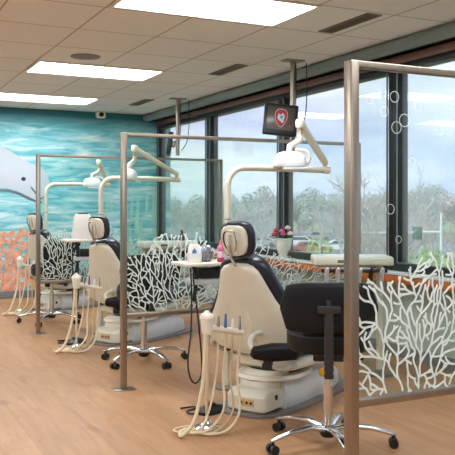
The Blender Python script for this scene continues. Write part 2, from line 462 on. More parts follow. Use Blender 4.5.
def vent(x,y,label,ly=.62,lx=.13):
    t=thing('ceiling_vent',label,'vent',(x,y,ZC),0,'ceiling vents')
    fr=MB(); w=.014
    fr.box((0,0,-.008),(lx,w,0)).box((0,ly-w,-.008),(lx,ly,0)).box((0,w,-.008),(w,ly-w,0)).box((lx-w,w,-.008),(lx,ly-w,0))
    fr.done('vent_frame',VENT,t)
    MB().box((w,w,-.002),(lx-w,ly-w,-.0005)).done('vent_backing',VENTD,t)
    s=MB()
    for i in range(5):
        xx=w+.006+i*(lx-2*w-.012)/4.; s.box((xx-.003,w,-.008),(xx+.003,ly-w,-.002))
    s.done('vent_slat',VENT,t)
vent(3.22,4.30,'brown slotted ceiling vent nearest the camera, right of the big light panel')
vent(3.28,6.42,'slotted ceiling vent between the two black-topped hanging poles, middle one')
vent(3.34,9.08,'small distant slotted ceiling vent near the mural corner')
t=thing('ceiling_speaker','round grey ceiling speaker in the tile before the middle light panel','speaker',(1.90,6.70,ZC))
MB().lathe([(0,-.006),(.11,-.006),(.118,-.004),(.118,0)]).done('grille',SPKM,t); MB().lathe([(.118,-.009),(.132,-.007),(.134,0),(.118,0)]).done('rim',VENT,t)
x,z=pxw(100,115)
t=thing('security_camera','small dark round-eyed camera in a white housing high on the mural wall','camera',(x,YB,z))
MB().box((-.07,-.07,-.05),(.07,0,.05),.02,3).done('housing',WHITE,t)
MB().cyl((0,-.07,0),(0,-.10,0),.035,.03).done('lens',BLKP,t)

# ------------------------------------------------------------------ glass partitions
def panel(y, label, seed, x0=1.70, x1=3.74, bubbles=False, H=1.80, B=.53):
    t=thing('glass_partition',label,'partition',(x0,y,0),0,'framed glass partitions between the dental chairs')
    L_=x1-x0; p=.038
    for xx in (0,L_-p):
        MB().box((xx,-.025,.006),(xx+p,.025,H),.004).done('post',STEEL,t)
        MB().box((xx-.055,-.055,0),(xx+p+.055,.055,.006),.002).done('foot_plate',STEEL,t)
    MB().box((p,-.02,H-.025),(L_-p,.02,H),.003).done('top_rail',STEEL,t)
    MB().box((p,-.02,B-.03),(L_-p,.02,B),.003).done('bottom_rail',STEEL,t)
    MB().box((p,-.004,B),(L_-p,.004,H-.025)).done('glass_pane',GPANE,t)
    rng=random.Random(seed); ph=rng.uniform(0,6)
    def top(x):
        return min(1.06,.92+.5*x)-(.07 if bubbles else .19)*max(0,x-.5)+.035*math.sin(x*9+ph)+.02*math.sin(x*23+ph*2)
    global roots_c
    roots_c=(.34,.30)
    roots=[(.34+dx,.54,PI/2-dx*3.2) for dx in (-.24,-.16,-.08,0,.08,.16,.25)]+[(.9,.54,.9),(1.3,.54,1.2),(1.65,.54,1.4)]
    P,S=coral2d(seed,lambda x,z: p+.008<x<L_-p-.008 and .535<z<top(x), roots, sep=.0195,step=.008,fork=.045,cap=9000,up=.09)
    coral_mesh(P,S,lambda x,z,th:Vector((x,-.0045-th,z+B-.53)),.0082,.001,lambda a:1.1 if a[0]<.9 else .9).done('coral_decal',DECAL,t)
    if bubbles:
        b=MB()
        for (bx,bz,r) in ((.10,1.70,.016),(.14,1.735,.012),(.17,1.66,.02),(.22,1.72,.022),(.34,1.69,.02),(.23,1.60,.024),(.27,1.63,.026),(.31,1.47,.016),(.20,1.28,.02),(.12,1.38,.02),(.24,1.16,.015),(.45,1.6,.02)):
            n=18; rings=[]
            for kk,(rr,yy) in enumerate(((r,-.0045),(r,-.0052),(r-.0016,-.0052),(r-.0016,-.0045))):
                rings.append([Vector((bx+rr*math.cos(2*PI*j/n),yy,bz+rr*math.sin(2*PI*j/n))) for j in range(n)])
            b.ring_loft(rings,closed=True)
        b.done('bubble_decal',DECAL,t)
    return t
panel(2.38,'nearest tall steel-framed glass partition with white coral etching, at right',11,x0=1.69,bubbles=True,H=1.845,B=.555)
panel(5.10,'middle steel-framed glass partition standing behind the nearest dental chair',5)
panel(7.67,'farthest steel-framed glass partition in front of the whale mural',8,x0=1.67)

# ------------------------------------------------------------------ dental chair
def make_chair(label, loc, rz):
    t=thing('dental_chair',label,'dental chair',loc,rz,'reclining dental chairs')
    # floor plate (rounded long oval)
    MB().sup([((.16,.03,0),(.62,0,0),(0,.27,0)),((.16,.03,.014),(.62,0,0),(0,.27,0)),((.16,.03,.018),(.60,0,0),(0,.255,0))],40,.6).done('floor_plate',DUSTY,t)
    # pedestal: faceted grey-white boot with a cream rear housing
    pd=MB(); 
    def foot(z,k):
        return [Vector((x,y,z)) for x,y in ((-.20,-.175*k),(.35,-.20*k),(.62*k,-.13*k),(.66*k,0),(.62*k,.13*k),(.35,.20*k),(-.20,.175*k))]
    pd.ring_loft([foot(.018,.96),foot(.03,1.),foot(.12,.98),foot(.17,.86),foot(.185,.80)])
    pd.done('pedestal_cover',GREYP,t)
    rh=MB(); rh.sup([((-.29,0,.02),(.11,0,0),(0,.13,0)),((-.29,0,.035),(.125,0,0),(0,.15,0)),((-.29,0,.115),(.125,0,0),(0,.15,0)),((-.28,0,.145),(.11,0,0),(0,.14,0)),((-.27,0,.16),(.08,0,0),(0,.10,0))],36,.35)
    rr=rh.done('rear_housing',CREAM,t)
    oc=MB(); oc.box((-.419,-.07,.06),(-.412,.05,.105),.004).done('connector_panel',HOSE2,rr)
    cc=MB()
    for yy in (-.05,-.02,.02): cc.cyl((-.423,yy,.082),(-.416,yy,.082),.008)
    cc.done('connector',BLKP,rr)
    MB().box((-.3,-.153,.09),(-.27,-.148,.12),.002).done('side_outlet',BLKP,rr)
    # lift arm and swivel collar
    la=MB(); la.sup([((-.14,0,.15),(.20,0,0),(0,.13,0)),((-.12,0,.20),(.2,0,0),(0,.14,0)),((-.05,0,.245),(.2,0,0),(0,.15,0))],32,.6).done('lift_arm',CREAM,t)
    MB().sup([((-.05,0,.19),(.27,0,0),(0,.2,0)),((-.05,0,.205),(.29,0,0),(0,.22,0)),((-.05,0,.225),(.28,0,0),(0,.21,0))],36,.9).done('swivel_tray',CREAM2,t)
    MB().sup([((-.02,0,.225),(.20,0,0),(0,.16,0)),((-.02,0,.255),(.20,0,0),(0,.16,0))],28,.8).done('swivel_collar',BLKP,t)
    # seat
    sf=MB(); sf.sup([((-.22,0,.30),(0,.20,0),(0,0,.03)),((-.20,0,.295),(0,.25,0),(0,0,.042)),((.1,0,.292),(0,.27,0),(0,0,.045)),((.42,0,.31),(0,.23,0),(0,0,.04)),((.46,0,.315),(0,.18,0),(0,0,.025))],32,.6).done('seat_frame',CREAM,t)
    sc_=MB(); sc_.sup([((-.18,0,.385),(0,.20,0),(0,0,.02)),((-.16,0,.385),(0,.245,0),(0,0,.045)),((.1,0,.385),(0,.265,0),(0,0,.055)),((.42,0,.395),(0,.23,0),(0,0,.055)),((.50,0,.40),(0,.215,0),(0,0,.05))],32,.6).done('seat_cushion',NAVY,t)
    lr=MB(); lr.sup([((.505,0,.405),(0,.21,0),(0,0,.05)),((.7,0,.41),(0,.20,0),(0,0,.055)),((.94,0,.42),(0,.17,0),(0,0,.05)),((1.0,0,.42),(0,.13,0),(0,0,.03))],32,.6).done('leg_rest',NAVY,t)
    MB().sup([((.48,0,.34),(0,.15,0),(0,0,.02)),((.7,0,.345),(0,.15,0),(0,0,.02)),((.96,0,.36),(0,.11,0),(0,0,.018))],24,.5).done('leg_rest_frame',CREAM,t)
    # backrest: bell outline, leaning back
    u=Vector((-.42,0,1)).normalized(); fw=Vector((u.z,0,-u.x)); Y=Vector((0,1,0)); b0=Vector((-.24,0,.375))
    outl=[(-.01,.16),(.0,.24),(.03,.32),(.08,.352),(.14,.352),(.21,.318),(.29,.265),(.37,.216),(.45,.182),(.52,.156),(.565,.136),(.595,.108),(.612,.06)]
    sh=MB(); rows=[]
    for s,w in outl:
        rows.append((b0+u*s+fw*(-.012), Y*w, fw*.034))
    sh.sup(rows,40,.85).done('backrest_shell',CREAM,t)
    rb=MB(); rb.sup([(b0+u*s+fw*(-.050+.012*abs(q-.3)), Y*wq, fw*.012) for q,(s,wq) in enumerate(((.04,.03),(.2,.026),(.4,.022),(.56,.02)))],16,.8).done('backrest_spine',CREAM,t)
    cu=MB(); rows=[]
    for s,w in outl:
        rows.append((b0+u*(s*1.0+.018)+fw*.055, Y*(w+.032), fw*.052))
    cu.sup(rows,40,.7).done('backrest_cushion',NAVY,t)
    # headrest
    h0=b0+u*.765; un=Vector((-.16,0,1)).normalized(); fn=Vector((un.z,0,-un.x))
    ho=[(-.108,.045),(-.10,.072),(-.078,.092),(-.03,.108),(.03,.11),(.07,.1),(.092,.08),(.104,.045)]
    hc=MB().sup([(h0+un*s+fn*.05, Y*(w+.014), fn*.038) for s,w in ho],32,.8).done('headrest_cushion',NAVY,t)
    hs=MB().sup([(h0+un*s*.86+fn*.012, Y*w*.85, fn*.026) for s,w in ho],32,.8).done('headrest_shell',CREAM,t)
    hx=MB(); hp=[(-.03,-.09),(.03,-.09),(.045,-.03),(.05,.03),(.028,.075),(-.028,.075),(-.05,.03),(-.045,-.03)]
    hx.prism([(a*.72,b*.9) for a,b in hp],h0-fn*.012,Y,un,-fn,.018); hx.done('headrest_bracket',CREAM2,hs)
    nb=MB(); nb.tube([h0-fn*.03+un*.04+Y*.0,h0-fn*.045-un*.03,h0-fn*.03-un*.11,b0+u*.56-fn*.01],.011,10,5)
    nb.tube([h0-fn*.03-Y*.03+un*.06,h0-fn*.036-Y*.044-un*.0,h0-fn*.032-Y*.03-un*.06],.005,8,4)
    nb.done('headrest_bar',CHROME,t)
    lp=[h0-fn*.026+Y*a_+un*b_ for a_,b_ in ((-.02,.055),(.02,.06),(.048,.045),(.052,-.01),(.03,-.05),(.008,-.09))]
    MB().tube(lp,.0045,8,2).done('headrest_lever',BLKP,hs)
    # armrests
    # far armrest forward in use, near one swung out behind the backrest
    for c_,dr_,brp,hg in ((Vector((-.02,.345,.40)),Vector((1,0,0)),[(-.24,.24,.45),(-.27,.32,.43),(-.25,.36,.39),(-.18,.37,.35),(-.11,.345,.315),(-.04,.26,.30)],(-.10,.34,.345)),
                     (Vector((-.445,-.24,.42)),Vector((.69,-.72,0)),[(-.26,-.10,.50),(-.36,-.07,.505),(-.50,-.10,.49),(-.535,-.135,.43),(-.49,-.17,.37),(-.44,-.22,.33),(-.36,-.25,.31),(-.20,-.20,.30)],(-.47,-.20,.345))):
        sd=Vector((-dr_.y,dr_.x,0)); Z=Vector((0,0,1)); pdm=MB()
        pdm.sup([(c_+dr_*q,sd*a_,Z*b_) for q,a_,b_ in ((-.15,.022,.02),(-.135,.038,.036),(-.02,.05,.054),(.12,.046,.048),(.145,.024,.022))],24,.7)
        ar=pdm.done('armrest',BLACK,t)
        MB().tube(brp,.016,12,5).done('armrest_bracket',CREAM,ar)
        h_=Vector(hg); MB().box(h_-Vector((.025,.025,.03)),h_+Vector((.025,.025,.03)),.004).done('armrest_hinge',BLKP,ar)
    return t
rz0=R(90-61)
chair=make_chair('nearest beige dental chair with dark cushions, beside the black stool',(2.535,4.34,0),rz0)
c2=copy_tree(chair); c2.location=(2.46,6.96,0); c2['label']='middle beige dental chair, seen just left of the middle glass partition'
c3=copy_tree(chair); c3.location=(2.42,9.45,0); c3['label']='farthest beige dental chair behind the thin post, before the orange coral'

# ------------------------------------------------------------------ operating lamp on its pole, with side shelf
def make_lamp(label, loc, capv, headrot, shelf=True, off=(-.09,0), sz=0.):
    t=thing('dental_lamp',label,'dental lamp',loc,0,'dental lamps on bent poles')
    MB().lathe([(.09,0),(.09,.012),(.05,.02),(.028,.025)]).done('pole_base',DUSTY,t)
    po=MB(); pts=[(0,0,.02),(0,0,.8),(0,0,1.40)]
    pts+=[(.13-.13*math.cos(a),0,1.43+.13*math.sin(a)) for a in [i*PI/16 for i in range(1,8)]]
    pts+=[(.13,0,1.56),(.5,0,1.56),(.83,0,1.555)]
    po.tube(pts,.024,14); po.done('pole',CREAM,t)
    MB().cyl((0,0,1.19),(0,0,1.196),.0255).done('pole_seam',VENT,t)
    MB().cyl((.80,0,1.555),(.855,0,1.555),.027).done('end_cap',CREAM2,t)
    MB().cyl((.82,0,1.57),(.82,0,1.605),.016).done('elbow',HOSE2,t)
    e=Vector((.82,0,1.615)); c=Vector(capv)
    d=(c-e).normalized(); side=d.cross(Vector((0,0,1))).normalized(); nn=side.cross(d)
    MB().sup([(e-d*.02,side*.018,nn*.014),(e+d*.01,side*.024,nn*.02),(c-d*.03,side*.026,nn*.024),(c+d*.01,side*.024,nn*.02)],16,.5).done('spring_arm',CREAM,t)
    MB().lathe([(.032,-.03),(.036,-.015),(.036,.015),(.028,.032),(0,.036)],tuple(c),18).done('arm_cap',CREAM2,t)
    MB().cyl(c+Vector((0,0,-.03)),c+Vector((0,0,-.085)),.014).done('arm_joint',HOSE2,t)
    h=c+Vector((off[0],off[1],-.27)); M=Matrix.Translation(h)@Matrix.Rotation(headrot,4,'Z')
    nk=MB().tube([c+Vector((0,0,-.08)),c+Vector((0,0,-.12)),h+Vector((.0,0,.10)),h+Vector((0,0,.055))],[.02,.026],14)
    nk.done('lamp_neck',CREAM2,t)
    hd=MB()
    rings=[]
    rows=[((0,0,-.045),(.118,0,0),(0,.07,0)),((0,0,-.03),(.122,0,0),(0,.075,0)),((0.0,0,.03),(.105,0,0),(0,.066,0)),((0,0,.052),(.085,0,0),(0,.05,0)),((0,0,.062),(.05,0,0),(0,.03,0))]
    rows=[tuple(M@Vector(v) if i==0 else M.to_3x3()@Vector(v) for i,v in enumerate(r)) for r in rows]
    hh=hd.sup(rows,28,.45).done('lamp_head',WHITE,t)
    MB().box((-.10,-.06,-.05),(.10,.06,-.044),.001,M=M).done('lamp_lens',GREYP,hh)
    yk=MB(); yk.tube([M@Vector(v) for v in ((.04,0,.075),(.11,0,.07),(.145,0,.03),(.13,0,-.02),(.08,0,-.055))],.012,10,5); yk.done('lamp_yoke',CREAM2,hh)
    MB().box((-.06,-.1,-.075),(.12,-.075,-.055),.006,M=M).done('lamp_handle',GREYP,hh)
    if shelf:
        sh=MB().box((-.36,-.08,.872+sz),(.16,.19,.895+sz),.006).done('side_shelf',CREAM2,t)
        MB().box((-.03,-.05,.845+sz),(.03,.15,.871+sz),.004).done('shelf_bracket',BLKP,sh)
        MB().tube([(-.24,.05,.868+sz),(-.22,.05,.78),(-.24,.05,.62)],[.018,.012],10,4).done('shelf_strut',BLKP,sh)
        MB().box((-.26,-.02,.74),(.12,.16,.775),.008).done('lower_shelf',GREYP,sh)
        MB().box((-.2,.02,.777),(-.04,.14,.85),.01).done('control_box',BLKP,sh)
    return t
make_lamp('dental lamp on a bent cream pole over the nearest chair, before the hanging screen',(2.39,4.81,0),(.54,-.10,1.885),R(-24))
make_lamp('dental lamp with a long slanted arm over the middle chair, behind the tall left post',(2.25,7.38,0),(.32,-.10,1.86),R(62),True,(-.05,.02),.055)
make_lamp('farthest dental lamp on a bent cream pole against the sea mural',(2.27,9.85,0),(.66,-.15,1.85),R(-10),False)

# ------------------------------------------------------------------ assistant stand with suction hoses
def make_stand(label, loc, seed):
    t=thing('suction_stand',label,'suction stand',loc,0,'suction stands beside the dental chairs')
    MB().lathe([(.085,0),(.088,.006),(.082,.016),(.045,.026),(.03,.045),(.022,.06)]).done('stand_base',CHROME,t)
    MB().cyl((0,0,.055),(0,0,.56),.009,n=14).done('stand_post',HOSE,t)
    can=MB().lathe([(.026,.55),(.034,.565),(.038,.635),(.043,.637),(.043,.652),(.034,.664),(.018,.674),(.012,.685)]).done('canister',CREAM2,t)
    a=Vector((.02,0,.585)); b=Vector((.235,.01,.54))
    MB().tube([a,b],.019,12).done('holder_bar',CREAM2,t)
    rng=random.Random(seed)
    for i in range(4):
        p=a+(b-a)*(.22+.22*i)
        tp=MB(); tp.tube([p+Vector((0,-.012,.015)),p+Vector((.0,-.014,.05)),p+Vector((.002,-.012,.075+.02*(i%2)))],[.0105,.006],10)
        h=tp.done('instrument',(CHROME,BLUE,WHITE,CHROME)[i],t)
        ex=-.17+.04*i; fy=-.03*i-.05
        pts=[p+Vector((0,-.012,-.018)),p+Vector((-.005,-.016,-.14)),(p.x-.02,p.y-.02,.30),(p.x-.06+rng.uniform(-.02,.02),fy,.13),((p.x+ex)/2-.02,fy-.02,.035),(ex+.02,fy+.0,.014),(ex-.03,fy+.05,.014),(ex+.0,fy+.1,.014),(-.05,fy+.10,.014),(.0,-.075,.014)]
        MB().tube(pts,.0075 if i%2 else .006,8,6).done('hose',HOSE if i in(0,1,3) else HOSE2,t)
    MB().tube([(-.02,-.02,.56),(-.03,-.03,.42),(-.06,-.06,.25),(-.13,-.10,.08),(-.2,-.10,.017),(-.17,-.02,.015),(-.08,-.01,.015)],.011,10,7).done('hose',HOSE,t)
    return t
st=make_stand('white suction stand with cream hoses looping on the floor, nearest one',(1.845,3.98,0),1)
s2=copy_tree(st); s2.location=(1.80,6.64,0); s2['label']='suction stand with looping hoses beside the middle chair, left of the tall post'
s3=copy_tree(st); s3.location=(1.80,9.15,0); s3['label']='farthest suction stand with thin hoses before the orange coral at left edge'

def pedal(label, loc, rz):
    t=thing('foot_pedal',label,'foot pedal',loc,rz,'foot pedals on the floor')
    MB().sup([((0,0,0),(.10,0,0),(0,.065,0)),((0,0,.018),(.10,0,0),(0,.065,0)),((0.01,0,.035),(.075,0,0),(0,.045,0)),((0.01,0,.045),(.04,0,0),(0,.025,0))],24,.6).done('pedal_body',BLKP,t)
    MB().lathe([(.03,.04),(.032,.055),(.02,.062)]).done('pedal_button',BLKP,t)
    MB().tube([(-.09,0,.015),(-.14,.03,.011),(-.12,.09,.011),(-.04,.10,.011),(-.02,.14,.011),(-.10,.17,.011)],.006,8,6).done('pedal_cord',CABLE,t)
pedal('black foot pedal on the floor between the nearest hoses and chair base',(2.02,4.30,0),R(20))
pedal('black foot pedal on the floor by the middle chair hoses',(1.88,6.99,0),R(10))

# hanging black cords from the nearest side shelf
cd=MB().tube([(2.10,4.80,.86),(2.09,4.76,.7),(2.06,4.70,.45),(2.02,4.66,.25),(2.03,4.64,.14),(2.08,4.66,.10),(2.13,4.68,.16),(2.13,4.70,.35),(2.12,4.74,.6),(2.12,4.80,.80),(2.13,4.80,.868)],.006,8,6).done('cord',CABLE)
tag(cd,'black cord hanging in a long loop below the nearest side shelf','cord')
cd=MB().tube([(2.02,7.42,1.03),(1.98,7.40,1.04),(1.965,7.38,.95),(1.965,7.38,.6),(1.97,7.38,.35),(2.0,7.40,.25),(2.03,7.42,.4),(2.03,7.42,.92)],.007,8,6).done('cord',CABLE)
tag(cd,'dark cord arching over the shelf beside the white draped box','cord')

# items on the side shelves
zt=.8955
t=thing('soap_pouch','white refill pouch with blue drop print on the nearest side shelf','pouch',(2.13,4.80,zt),R(-25))
MB().sup([((0,0,0),(.048,0,0),(0,.026,0)),((0,0,.05),(.052,0,0),(0,.03,0)),((0,0,.105),(.043,0,0),(0,.018,0)),((0,0,.13),(.03,0,0),(0,.01,0))],24,.6).done('pouch_body',BAGW,t)
dr=[(math.sin(a)*.016,-math.cos(a)*.016) for a in [i*PI/8 for i in range(-5,6)]]+[(0,.026)]
MB().prism(dr,(0,-.0245,.075),(1,0,0),(0,-.18,1),(0,-1,0),.004).done('drop_print',BLUEC,t)
MB().cyl((.03,0,.125),(.032,0,.145),.008).done('pouch_cap',BLKP,t)
t=thing('spray_bottle','small clear bottle with pink top at the end of the side shelf','bottle',(2.318,4.77,zt))
MB().lathe([(.022,0),(.026,.004),(.026,.03),(.024,.032)]).done('bottle_liquid',REDP,t)
MB().lathe([(.026,.032),(.026,.06),(.02,.075)]).done('bottle_body',mat('pale_bottle',(225,190,200),.2),t)
MB().lathe([(.02,.075),(.026,.082),(.026,.105),(.012,.12),(.009,.145),(.005,.155)]).done('bottle_cap',PINK,t)
t=thing('mesh_basket','rounded grey mesh basket between the pouch and the pink bottle','basket',(2.235,4.86,zt))
MB().lathe([(.035,0),(.05,.01),(.06,.045),(.055,.08),(.035,.105),(.0,.115)],n=20).done('basket_dome',MESH,t)
rg=MB()
for i in range(6):
    a=i*PI/6; rg.tube([(math.cos(a)*r,math.sin(a)*r,z) for r,z in ((.052,.01),(.062,.045),(.057,.08),(.037,.107),(0,.118),(-.037,.107),(-.057,.08),(-.062,.045),(-.052,.01))],.0018,6)
rg.done('basket_wire',CHROME,t)
t=thing('equipment_box','tall white draped box on the side shelf between the two chairs at left','box',(2.08,7.40,zt+.055),R(-15))
MB().sup([((0,0,0),(.12,0,0),(0,.08,0)),((0,0,.10),(.11,0,0),(0,.075,0)),((-.012,0,.22),(.085,0,0),(0,.055,0)),((-.014,0,.25),(.07,0,0),(0,.045,0))],28,.35).done('cloth_cover',BAGW,t)
MB().box((-.055,-.03,.25),(.045,.03,.262),.003).done('box_handle',BLKP,t)

# ------------------------------------------------------------------ doctor's delivery unit
def make_delivery(label, loc, rz, post):
    t=thing('delivery_unit',label,'instrument tray',loc,rz,'instrument delivery trays')
    MB().lathe([(.11,0),(.11,.015),(.05,.03),(.03,.04)],(post[0],post[1],0)).done('unit_base',DUSTY,t)
    MB().cyl((post[0],post[1],.03),(post[0],post[1],.85),.025).done('unit_post',CREAM,t)
    tr=MB().box((-.29,-.17,.85),(.29,.17,.91),.012,3).done('tray',CREAM,t)
    MB().box((-.28,-.16,.91),(.28,.16,.914),.001).done('tray_mat',SILLT,tr)
    MB().box((-.12,-.172,.87),(-.02,-.17,.892),.001).done('tray_label',VENT,tr)
    MB().box((-.25,.05,.82),(.25,.15,.849),.006).done('tray_mount',CREAM,t)
    MB().box((-.24,-.19,.80),(.24,-.15,.825),.006).done('handpiece_rail',BLKP,t)
    for i in range(6):
        x=-.2+.08*i
        hp=MB().tube([(x,-.235,.835),(x,-.20,.815),(x,-.16,.775),(x+.005,-.14,.73)],[.009,.017,.018,.012],10)
        ho=hp.done('handpiece',(WHITE,WHITE,CHROME,WHITE,BLKP,WHITE)[i],t)
        MB().tube([(x+.005,-.14,.735),(x+.01,-.13,.64),(x*.7,-.12,.56),(x*.4,-.07,.62),(x*.2,-.03,.76)],.006,8,5).done('handpiece_hose',GREYP,t)
    return t
make_delivery('cream instrument tray with hanging handpieces behind the nearest stool back',(3.37,4.70,0),R(-28),(.23,.10))
make_delivery('cream instrument tray near the windows behind the middle glass partition',(2.96,7.35,0),R(-8),(-.22,.11))['label']='cream instrument tray near the windows seen through the middle glass partition'
t=thing('dark_bottle','small dark plum bottle on the instrument tray behind the middle partition','bottle',(3.13,7.38,.9142))
MB().lathe([(.03,0),(.032,.05),(.02,.075),(.012,.08)]).done('bottle_body',DPURP,t); MB().lathe([(.013,.08),(.014,.105),(.008,.11)]).done('bottle_cap',DPURP,t)

# ------------------------------------------------------------------ stools
def make_stool(label, loc, rz, seat=True):
    # local -y is the side of the backrest
    t=thing('operator_stool',label,'stool',loc,rz,'rolling operator stools')
    MB().lathe([(.035,.045),(.045,.06),(.045,.085),(.03,.105)]).done('hub',BLKP,t)
    for k in range(5):
        a=R(72*k+70); c,s_=math.cos(a)*1.22,math.sin(a)*1.22
        rows=[]
        for r,z,w,h in ((.025,.088,.023,.018),(.10,.108,.021,.016),(.19,.100,.018,.014),(.27,.078,.015,.012),(.295,.068,.010,.008)):
            rows.append(((c*r,s_*r,z),(-s_*w,c*w,0),(0,0,h)))
        lg=MB().sup(rows,14,.8).done('leg',CHROME,t)
        cx,cy=c*.285,s_*.285
        cs=MB(); px_,py_=-s_,c
        for o_ in (-.016,.016):
            cs.cyl((cx+px_*(o_-.009),cy+py_*(o_-.009),.025),(cx+px_*(o_+.009),cy+py_*(o_+.009),.025),.025,n=18)
        cs.cyl((cx,cy,.03),(cx,cy,.062),.009,n=10); cs.box((cx-.012,cy-.012,.03),(cx+.012,cy+.012,.05),.003)
        cs.done('caster',BLKP,lg)
    MB().cyl((0,0,.10),(0,0,.325),.026,n=20).done('outer_column',CHROME,t)
    MB().cyl((0,0,.325),(0,0,.47),.016,n=16).done('gas_piston',CHROME,t)
    MB().box((-.08,-.07,.46),(.08,.09,.51),.008).done('tilt_mechanism',BLKP,t)
    MB().tube([(.06,.02,.475),(.16,.02,.47),(.19,.02,.46)],[.006,.009],8).done('height_lever',BLKP,t)
    MB().lathe([(.17,.51),(.208,.52),(.222,.545),(.222,.61),(.208,.637),(.17,.649),(.08,.654),(0,.655)],n=40).done('seat',BLACK,t)
    MB().lathe([(.2222,.607),(.2245,.61),(.2222,.613)],n=40).done('seat_piping',BLKP,t)
    MB().tube([(0,-.05,.47),(0,-.16,.44),(0,-.235,.46),(0,-.262,.54),(0,-.262,.68),(0,-.25,.81)],.017,12,5).done('back_support',DGREY,t)
    bl=MB(); rows=[]
    n=22
    for i in range(n+1):
        z=.415+.35*i/n; w=.026 if i%2 else .022
        rows.append(((0,-.268,z),(w,0,0),(0,w*.5,0)))
    bl.sup(rows,20,.6).done('rubber_bellows',DGREY,t)
    MB().box((-.06,-.285,.745),(.06,-.262,.785),.008).done('back_bracket',DGREY,t)
    bk=MB(); rows=[]
    for i in range(17):
        u_=-1+2*i/16; x=.25*u_; sag=.03*u_*u_
        q=(1-abs(u_)**7)**(1/3.) if abs(u_)<1 else 0
        rows.append(((x,-.232+sag,.768),(0,0,.012+.118*q),(0,.006+.024*q,0),.55))
    bk.sup(rows,28).done('backrest',BLACK,t)
    return t
rs=-math.atan2(2.38,3.55)
stool=make_stool('black vinyl stool with ribbed back strut and chrome star base, nearest one',(2.315,3.44,0),rs+R(1))
s=copy_tree(stool); s.location=(2.17,5.92,0); s.rotation_euler.z=R(-5); s['label']='black and chrome rolling stool behind the coral glass of the middle partition'
s=copy_tree(stool); s.location=(1.99,8.36,0); s.rotation_euler.z=R(20); s['label']='farthest black and chrome rolling stool, behind the farthest glass partition'
t=tag(MB().lathe([(0,0),(.02,.005),(.026,.03),(.02,.055),(.0,.06)],(2.72,4.10,.19),14).done('yellow_knob',ORANGE,chair) )
t.matrix_parent_inverse=(Matrix.Translation(chair.location)@Matrix.Rotation(rz0,4,'Z')).inverted()

# ------------------------------------------------------------------ hanging screens
def make_screen(label, loc, yaw, roll, drop, logo):
    t=thing('hanging_monitor',label,'monitor',loc,0,'monitors on ceiling poles')
    MB().box((-.10,-.06,-.012),(.10,.06,0),.004).done('ceiling_plate',STEEL,t)
    MB().cyl((0,0,-.01),(0,0,-drop),.024,n=16).done('ceiling_pole',STEEL,t)
    MB().tube([(.05,.03,-.005),(.055,.035,-.12),(.05,.03,-.35),(.035,.03,-.55)],.006,8,5).done('monitor_cable',CABLE,t)
    MB().tube([(.16,.02,-.005),(.165,.02,-.3),(.14,.0,-.48),(.10,-.02,-.58),(.04,-.02,-.66)],.005,8,5).done('monitor_cable',CABLE,t)
    zc=-.565
    M=Matrix.Translation(Vector((0,0,zc)))@Matrix.Rotation(yaw,4,'Z')@Matrix.Translation(Vector((-.13,-.10,0)))@Matrix.Rotation(R(-8),4,'X')@Matrix.Rotation(roll,4,'Y')
    hs=MB().box((-.155,-.03,-.145),(.155,.03,.145),.012,3,M=M).done('monitor_housing',BLKP,t)
    MB().box((-.125,-.0325,-.10),(.125,-.0295,.115),.001,M=M).done('screen',SCREEN,hs)
    MB().box((.03,.03,-.04),(.11,.075,.04),.006,M=M).done('monitor_bracket',STEEL,t)
    if logo:
        # shield: red ring, white inner figure with blue-grey patch
        def pr(poly,name,m,d0,th):
            o_=M@Vector((0,d0,.01)); R3=M.to_3x3()
            MB().prism(poly,o_,R3@Vector((1,0,0)),R3@Vector((0,0,1)),R3@Vector((0,-1,0)),th).done(name,m,hs)
        S=[(0,.082),(.028,.078),(.048,.06),(.055,.03),(.05,-.01),(.035,-.045),(.012,-.078),(-.012,-.078),(-.035,-.045),(-.05,-.01),(-.055,.03),(-.048,.06),(-.028,.078)]
        pr([(a*1.08,b*1.06) for a,b in S],'logo_outline',SCRW,-.0325,.0006)
        pr(S,'logo_shield',REDP,-.0331,.0006)
        pr([(-.03,.02),(-.025,.045),(-.012,.03),(.004,.038),(.012,.052),(.03,.03),(.032,.005),(.022,-.02),(.03,-.035),(.01,-.045),(-.005,-.03),(-.02,-.022),(-.034,-.002)],'logo_figure',SCRW,-.0337,.0006)
        pr([(-.012,.006),(-.004,.026),(.012,.024),(.018,.006),(.006,-.008)],'logo_patch',mat('blue_grey_print',(120,160,176),.5),-.0343,.0006)
        pr([(.078,-.06),(.09,-.058),(.096,-.07),(.086,-.078),(.076,-.072)],'logo_mark',REDP,-.0328,.0004)
    return t
make_screen('square black monitor showing a red shield logo on a ceiling pole',(3.67,6.03,ZC),R(-22),R(6),.86,True)
make_screen('distant black monitor seen edge-on under the far ceiling pole',(3.70,8.86,ZC),R(-112),R(0),.72,False)

